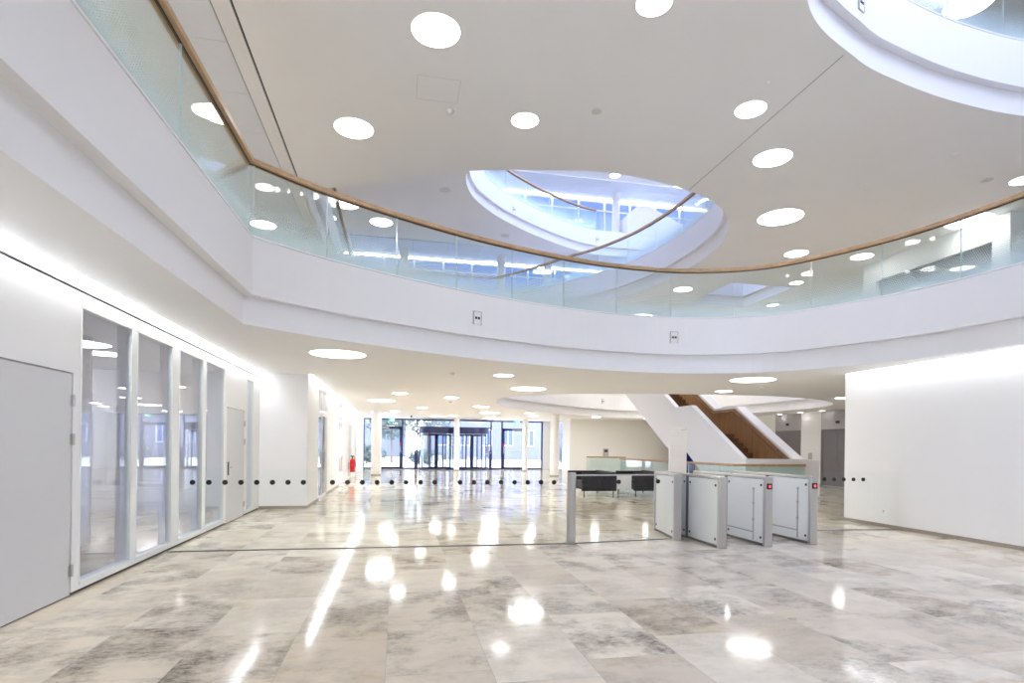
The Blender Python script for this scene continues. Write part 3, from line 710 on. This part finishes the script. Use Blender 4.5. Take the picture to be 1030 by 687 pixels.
# wood lining on the inner face of the right parapet, boards as shallow grooves
wl2 = [(15.0, 0), (15.0, 1.07), (18.0, 2.84), (19.35, 2.84), (20.6, 3.57), (24.6, 5.9), (25.1, 5.9), (25.1, 4.6), (22.9, 3.6), (19.5, 1.6), (17.9, 1.5), (15.5, 0)]
lin = MB().prism(wl2, XS2, XS2 + .04, 'x')
y = 15.3
def top_at(y):
    for (a, za), (b, zb) in zip(wl2[1:5], wl2[2:6]):
        if a <= y <= b: return za + (zb - za) * (y - a) / (b - a)
    return 5.9
lining = lin.build('wood_lining', M_WALNUT, st)
gv = MB()
while y < 24.4:
    gv.box(XS2 - .002, XS2 + .002, y - .006, y + .006, max(0, top_at(y) - 1.2), top_at(y)); y += .33
gv.build('board_joint', M_WTREAD, lining)
# handrail groove
hr = MB(); pts = [(15.05, 1.02), (18.0, 2.76), (19.35, 2.76), (20.6, 3.5), (24.6, 5.85)]
for a, b in zip(pts[:-1], pts[1:]): hr.bar((XS2 - .05, a[0], a[1] - .03), (XS2 - .05, b[0], b[1] - .03), .022)
hr.build('handrail', M_WTREAD, st)
# treads: flight 1 rises 0 -> 1.95 between y 14.9+ and 18, landing, flight 2 to the first floor
R1 = 1.95 / 12
for i in range(11):
    y0 = 18.0 - (11 - i) * .27; z = (i + 1) * R1
    MB().box(XS1, XS2, y0, y0 + .30, z - R1, z).build('tread', M_WTREAD, st)
MB().box(XS1, XS2, 18.0, 19.3, 1.79, 1.95).build('landing', M_WTREAD, st)
for i in range(12):
    y0 = 19.3 + i * .27; z = 1.95 + (i + 1) * R1
    MB().box(XS1, XS2, y0, y0 + .30, z - R1, z).build('tread', M_WTREAD, st)
MB().prism([(22.8, 3.66), (19.6, 1.72), (18.1, 1.60), (17.6, 1.36), (15.9, .15), (15.9, .02), (16.2, .02), (17.25, .64), (18.3, 1.34), (19.8, 1.48), (23.2, 3.5)], XS1, XS2, 'x').build('soffit', M_FASC, st)

# glass balustrades in front of the stair
M_GB = glassmat('pale stair glass', (.88, .95, .94), .05)
def rail_simple(pts, h, lab, segl=1.6):
    t = balustrade(pts, .03, None, lab, segl, h - .08, M_GB, 'glass_balustrade', .035)
    s = MB().sweep(pts, [(-.03, 0), (.03, 0), (.03, .06), (-.03, .06)]).build('base_channel', M_STEEL, t)
rail_simple([(8.75, 21.5), (9.1, 17.5), (9.3, 14.5), (11.8, 14.75)], 1.0, 'low glass balustrade with oak rail in front of the staircase')
rail_simple([(8.5, 24.9), (10.2, 24.4)], 1.0, 'short glass balustrade with oak rail behind the black armchairs')
# info totem
YT = 15.5
t = thing('info_totem', (8.13, YT, 0), 'tall white information panel standing in front of the staircase', 'information panel')
p = MB().box(7.87, 8.40, YT, YT + .1, 0, 2.07).build('panel', M_WHITEP, t, bevel=.006)
m = MB()
for z in (.5, .85, 1.2, 1.5, 1.8): m.box(7.87, 8.40, YT - .002, YT, z, z + .005)
m.build('panel_joint', pmat('faint joint', (.70, .70, .70), .5), t)
MB().prism([(8.20, 1.965), (8.31, 1.965), (8.35, 1.99), (8.36, 2.015), (8.345, 2.015), (8.33, 1.99), (8.30, 1.977), (8.20, 1.977)], YT - .006, YT, 'y').build('emblem', M_GREYP, t)

# ------------------------------------------------------------------ armchairs and table
def armchair(x, y, wx, wy, lab):
    t = thing('lounge_sofa', (x, y, 0), lab, 'sofa', 'black leather sofas')
    x0, x1, y0, y1 = x - wx / 2, x + wx / 2, y - wy / 2, y + wy / 2
    MB().box(x0 + .06, x1 - .06, y0 + .1, y1 - .1, .2, .42).build('seat', M_LEATHER, t, bevel=.03)
    MB().box(x1 - .13, x1, y0, y1, .17, .72).build('backrest', M_LEATHER, t, bevel=.025)
    MB().box(x0, x1 - .13, y0, y0 + .12, .17, .70).build('armrest', M_LEATHER, t, bevel=.025)
    MB().box(x0, x1 - .13, y1 - .12, y1, .17, .70).build('armrest', M_LEATHER, t, bevel=.025)
    for a in (x0 + .08, x1 - .08):
        for b in (y0 + .08, y1 - .08): MB().cyl(a, b, 0, .18, .018, 12).build('leg', M_BLACK, t)
armchair(5.72, 16.3, 1.05, 1.5, 'left black leather sofa on thin metal legs behind the barrier post')
armchair(7.28, 16.3, 1.0, 1.5, 'right black leather sofa on thin metal legs beside the turnstiles')
t = thing('side_table', (6.53, 15.9, 0), 'white box side table between the two black sofas', 'table')
MB().box(6.28, 6.76, 15.7, 16.1, .22, .62).build('box', M_WHITEP, t, bevel=.006)
for a in (6.32, 6.72):
    for b in (15.74, 16.06): MB().cyl(a, b, 0, .22, .01, 10).build('leg', M_STEEL, t)

# ------------------------------------------------------------------ barriers with black marker dots
def barrier(name, a, b, z1, dots, joints, lab, post=None, cap=False):
    A = Vector(a); B = Vector(b); d = (B - A); ln = d.length; d = d / ln; n = Vector((-d.y, d.x))
    t = thing(name, (a[0], a[1], 0), lab, 'glass barrier')
    js = [0] + joints + [ln]
    for s0, s1 in zip(js[:-1], js[1:]):
        c = A + d * (s0 + s1) / 2; mb = MB().obox(c, d, n, (s1 - s0) / 2 - .005, .006, .012, z1)
        for q in dots:
            if s0 < q < s1:
                P = A + d * q; k = 20; vs = []
                for side in (-1, 1):
                    vs += [(P.x + d.x * .034 * math.cos(2 * PI * i / k) + n.x * side * .0075, P.y + d.y * .034 * math.cos(2 * PI * i / k) + n.y * side * .0075, .915 + .034 * math.sin(2 * PI * i / k)) for i in range(k)]
                mb.add(vs, [tuple(range(k)), tuple(range(k, 2 * k))] + [(i, (i + 1) % k, k + (i + 1) % k, k + i) for i in range(k)], 1)
        mb.build('glass_panel', [M_GLASSB, M_DOT], t)
    MB().obox(A + d * ln / 2, d, n, ln / 2, .012, 0, .012).build('floor_channel', M_STEELD, t)
    if cap: MB().obox(A + d * ln / 2, d, n, ln / 2, .02, z1, z1 + .02).build('cap_rail', M_STEEL, t)
    return t
x0 = -2.95
ds = [x - x0 for x in [-2.65 + .199 * i for i in range(8)] + [-.875 + .2 * i for i in range(8)] + [.885 + .199 * i for i in range(8)]]
barrier('glass_barrier', (x0, 8.2), (2.47, 8.13), 1.09, ds, [1.88, 3.65], 'long low glass barrier with black dots between the left wall and steel post')
barrier('glass_barrier', (2.62, 8.14), (4.2, 8.35), 1.01, [.13, .43, .72, .98, 1.2, 1.42], [.82], 'short glass barrier with steel cap between the post and first turnstile', cap=True)
barrier('glass_barrier', (6.32, 8.98), (8.97, 8.78), 1.04, [.62 + .19 * i for i in range(8)], [2.12, 2.2], 'low glass barrier with black dots between the last turnstile and right wall')
t = thing('barrier_post', (2.545, 8.13, 0), 'brushed steel post ending the long glass barrier', 'post')
MB().cyl(2.545, 8.13, 0, 1.045, .066, 32).build('tube', M_STEEL, t, smooth=True)
MB().cyl(2.545, 8.13, 1.045, 1.06, .066, 32).build('cap', M_STEEL, t, smooth=True)

# ------------------------------------------------------------------ turnstiles
def turnstile(x, y0, y1, lab, reader=True, detail=True, h=1.035, wd=.125, gate=True):
    """x = right face, runs away from the viewer from y0 to y1"""
    t = thing('turnstile', (x - wd / 2, y0, 0), lab, 'turnstile', 'glass and steel turnstiles')
    xl = x - wd
    MB().box(xl, x, y0, y0 + .055, 0, h).build('end_post', M_STEEL, t, bevel=.004)
    MB().box(xl, x, y1 - .055, y1, 0, h).build('end_post', M_STEEL, t, bevel=.004)
    MB().box(xl, x, y0 + .055, y1 - .055, h - .035, h).build('cap', M_STEEL, t, bevel=.004)
    MB().box(xl + .02, x - .02, y0 + .055, y1 - .055, 0, .025).build('plinth', M_STEELD, t)
    ym = (y0 + y1) / 2 if gate else None
    parts = [(y0 + .07, ym - .04), (ym + .04, y1 - .07)] if gate else [(y0 + .07, y1 - .07)]
    for a, b in parts:
        p = MB().box(xl + .015, x - .015, a, b, .04, h - .045).build('frosted_panel', M_FROST, t)
        e = MB()
        for yy in (a + .05, b - .05):
            for zz in (.12, h - .13):
                for xx in (xl + .009, x - .015): e.box(xx, xx + .006, yy - .017, yy + .017, zz - .017, zz + .017)
        e.build('clamp', M_BLACK, p)
        if detail:
            f = MB().box(xl + .011, xl + .015, a + .22, a + .245, .06, h - .2).box(xl + .011, xl + .015, a + .245, b - .01, .17, .19)
            for zz in (.35, .6, .82): f.box(xl + .007, xl + .015, a + .21, a + .255, zz, zz + .035)
            f.build('inner_rail', M_GREYP, p)
    if gate: MB().box(xl + .01, x - .01, ym - .035, ym + .035, .02, h - .035).build('gate_post', M_BLACK if detail else M_STEELD, t)
    if reader:
        r = MB().box(xl + .025, x - .02, y0 - .012, y0, h - .185, h - .1).build('card_reader', M_BLACK, t)
        MB().box(xl + .055, x - .045, y0 - .015, y0 - .012, h - .16, h - .125).build('red_light', M_LEDR, r)
    return t
tl = turnstile(4.375, 8.22, 9.3, 'half-length frosted turnstile leaf at the left end of the row', False, False, gate=False); tl.rotation_euler.z = -math.radians(9)
turnstile(4.68, 7.45, 9.35, 'second turnstile from the left with plain steel front', False, False)
turnstile(5.46, 7.50, 9.6, 'third turnstile from the left with red lit card reader')
turnstile(6.29, 7.58, 9.7, 'rightmost turnstile with red lit card reader')

# ------------------------------------------------------------------ wall fittings
t = thing('fire_extinguisher', (-1.85, 24.9, .25), 'red fire extinguisher hanging on the far left wall', 'fire extinguisher')
MB().cyl(-1.8, 24.0, .3, .78, .1, 24).cyl(-1.8, 24.0, .78, .86, .1, 24, r2=.03).build('cylinder', M_RED, t, smooth=True)
MB().cyl(-1.8, 24.0, .86, .93, .025, 12).box(-1.87, -1.73, 23.98, 24.02, .92, .96).build('valve', M_BLACK, t)
MB().bar((-1.72, 24.0, .9), (-1.67, 24.0, .5), .014).build('hose', M_BLACK, t)
MB().box(-1.97, -1.9, 23.95, 24.05, .4, .7).build('bracket', M_STEEL, t)
t = thing('intercom_box', (11.5, 30.38, 1.0), 'small grey box on the cream back wall above the glass rail', 'wall box')
MB().box(11.35, 11.65, 30.33, 30.4, .85, 1.35).build('case', M_GREYP, t)
MB().box(11.4, 11.6, 30.325, 30.33, 1.15, 1.28).build('screen', M_BLACK, t)
for px, py, z, lab, r in ((455, 375, C[0], 'small smoke detector on the ceiling below the balcony', .05), (453, 404, C[0], 'tiny smoke detector on the far hall ceiling', .05), (767, 389, C[0], 'small smoke detector beside the large oval light right', .05),
                          (453, 112, C[1], 'smoke detector on the upper ceiling beside the hatch outline', .06), (871, 189, C[1], 'tiny sensor on the upper ceiling, right', .03), (959, 155, C[1], 'white detector on the upper ceiling near the right edge', .07), (773, 82, C[1], 'tiny sensor on the upper ceiling beside the seam', .02)):
    x, y = at(px, py, z)
    t = thing('smoke_detector', (x, y, z), lab, 'detector')
    MB().cyl(x, y, z - .012, z, r * 1.1, 24).build('base', M_WHITEP, t, smooth=True)
    MB().cyl(x, y, z - .045, z - .012, r * .5, 24, r2=r).build('head', M_WHITEP, t, smooth=True)
M_SPK = pmat('speaker grille', (.70, .69, .68), .6)
for px, py, z, r, lab in ((600, 112, C[1], .09, 'round grey speaker grille on the upper ceiling, centre'), (993, 181, C[1], .12, 'round grey speaker grille near the right edge above the handrail'), (447.5, 191, C[2], .22, 'round pale speaker disc left of the upper oval opening'), (508, 237, C[2], .22, 'round pale speaker disc under the upper oval ring')):
    x, y = at(px, py, z)
    t = thing('ceiling_speaker', (x, y, z), lab, 'speaker')
    MB().ring(x, y, z - .008, z, r * .9, r).build('rim', M_WHITEP, t); MB().cyl(x, y, z - .004, z, r * .9, 32).build('grille', M_SPK, t)
x, y = at(413.8, 417.7, C[0])
t = thing('security_camera', (x, y, C[0]), 'tiny black dome camera on the ceiling before the entrance', 'camera')
MB().cyl(x, y, C[0] - .02, C[0], .08, 20).build('mount', M_WHITEP, t); MB().cyl(x, y, C[0] - .12, C[0] - .02, .03, 20, r2=.065).build('dome', M_BLACK, t, smooth=True)

# ------------------------------------------------------------------ ceiling lights
def lamp(x, y, z, dia, lab, m=None):
    r = dia / 2
    t = thing('ceiling_light', (x, y, z), lab, 'ceiling light', 'round flush ceiling lights')
    MB().ring(x, y, z - .008, z - .0005, r, r + .012, 48).build('trim_ring', M_WHITEP, t)
    MB().cyl(x, y, z - .006, z - .0005, r, 48).build('diffuser', m or M_LAMP, t)
LIGHTS = [
 (88, 346, 9, .6, 'light seen through the left glass front inside the room'),
 (340, 356, 0, .92, 'large round light on the low ceiling at the left, below the balcony edge'),
 (506.6, 377.5, 0, .43, 'small round light just under the balcony fascia, centre'),
 (531.5, 391, 0, .92, 'large round light below the balcony, nearest the back ring opening'),
 (757, 382, 0, .95, 'large round light above the staircase'),
 (728, 393.5, 0, .43, 'small round light just left of the large light above the staircase'),
 (402.4, 395.6, 0, .43, 'small round light right of and above the larger one in the left hall'),
 (383.8, 402.9, 0, .92, 'large round light on the left hall ceiling before the entrance'),
 (454.2, 399.8, 0, .43, 'small round light in the middle of the low hall ceiling'),
 (424.6, 410, 0, .43, 'small round light above the left revolving door side'),
 (397.3, 413.6, 0, .43, 'tiny round light near the left round column'),
 (390, 416, 0, .62, 'flat looking light directly behind the left round column top'),
 (439, 418.7, 0, .62, 'light close to the glass front above the left revolving door'),
 (456, 418, 0, .43, 'tiny light at the top of the slim centre column'),
 (484, 409, 0, .62, 'middle sized light right of the slim centre column'),
 (492.6, 415.2, 0, .92, 'large light above the right revolving door'),
 (494.5, 420.6, 0, .92, 'large light closest to the glass front, above the right revolving door'),
 (532.5, 415.7, 0, .43, 'small light above the slim column right of the entrance, nearer one'),
 (536.4, 418.5, 0, .43, 'small light above the slim column right of the entrance, farther one'),
 (599.7, 419.4, 0, .43, 'small light in front of the cream back wall, left one'),
 (650.5, 420.8, 0, .3, 'tiny light in front of the cream back wall beside the stair underside'),
 (784.5, 416.7, 0, .22, 'leftmost tiny spotlight before the lift wall'),
 (805.4, 414.9, 0, .22, 'tiny spotlight above the left lift front'),
 (827, 413.2, 0, .22, 'tiny spotlight between the two lift fronts'),
 (848, 400.2, 0, .4, 'light half hidden by the edge of the right-hand wall'),
 (438.5, 30.5, 1, .63, 'largest looking light at the top centre of the upper ceiling'),
 (356, 129, 1, .65, 'light on the upper ceiling above the left part of the handrail'),
 (528, 121, 1, .45, 'small light on the upper ceiling above the oval opening'),
 (755, 110, 1, .47, 'small light beside the ceiling seam, uppermost of the right-hand three'),
 (777, 159, 1, .67, 'middle light of the three in a line on the right upper ceiling'),
 (785, 218.5, 1, .98, 'large light above the handrail, lowest of the right-hand three'),
 (209, 112, 1, .45, 'light behind the left handrail on the metal panel ceiling'),
 (265, 226, 1, .6, 'light behind the balustrade glass at its left corner'),
 (658, 3, 1, .43, 'light cut by the top edge of the picture, centre right'),
 (801, 255, 1, .6, 'light half hidden by the handrail, right of the large one'),
 (867, 258, 1, .56, 'light seen through the glass right of the handrail light'),
 (687, 291, 1, .6, 'light seen through the balustrade glass below the oval opening'),
 (801, 284.5, 1, .4, 'small light seen low through the balustrade glass, right'),
 (777, 307, 1, .4, 'smallest light just above the fascia seen through the glass'),
 (975, 222, 1, .95, 'light seen through the glass above the white block'),
 (1030, 181, 1, .45, 'light at the right edge of the picture above the handrail'),
 (383.5, 223.5, 2, .92, 'light on the high ceiling left, seen just under the handrail'),
 (349, 205.5, 2, .92, 'light on the high ceiling overlapping the handrail, left'),
 (332, 203, 2, .9, 'light on the high ceiling at the far left beside the steel joint'),
 (975, 3, 2, .9, 'light seen through the opening in the top right corner'),
 (601, 265, 2, .43, 'small high light seen through the glass under the curved rail'),
 (618.5, 176.5, 3, .48, 'small light on the topmost ceiling inside the oval opening'),
 (483, 173.5, 3, .3, 'tiny light at the left tip of the oval opening'),
]
for px, py, lv, dia, lab in LIGHTS:
    z = C[lv] if lv < 9 else 2.9
    x, y = at(px, py, z); lamp(x, y, z, dia, lab, (M_WASH if 'cream back wall' in lab else M_LAMP if 'spotlight' in lab else M_LAMPD) if lv == 0 and y > 13 else None)
lamp(-4.8, 10.6, 2.9, .6, 'added fill light inside the glazed room behind the third and fourth panes')  # lamp added to brighten the room interior
lamp(-4.6, 16.5, 2.95, .6, 'added fill light in the room behind the first glass door of the far left wall')  # likewise added, lifts the far left room

# fill lights added out of view behind fascia and slabs for the deep areas
for k, (x, y, z, d_, lab) in enumerate(((9.8, 22.0, C[1], .95, 'fill light above the stair opening'), (12.6, 22.5, C[1], .95, 'fill light above the stair opening'), (15.5, 21.0, C[1], .95, 'fill light above the stair opening'),
        (10.5, 25.5, C[1], .95, 'fill light above the stair opening'), (13.5, 25.8, C[1], .95, 'fill light above the stair opening'), (7.0, 27.0, C[1], .95, 'fill light above the stair opening'), (3.5, 27.5, C[1], .95, 'fill light above the stair opening'))):
    lamp(x, y, z, d_, 'round first floor ceiling fill light above the stair opening, added out of sight', M_LAMPD)
for x, y in ((-5.6, 8.0), (-5.6, 12.0)):  # fill lights added to brighten the left panel ceiling
    lamp(x, y, C[1], .95, 'round fill light added over the left gallery walkway, hidden behind the fascia', M_LAMPD)
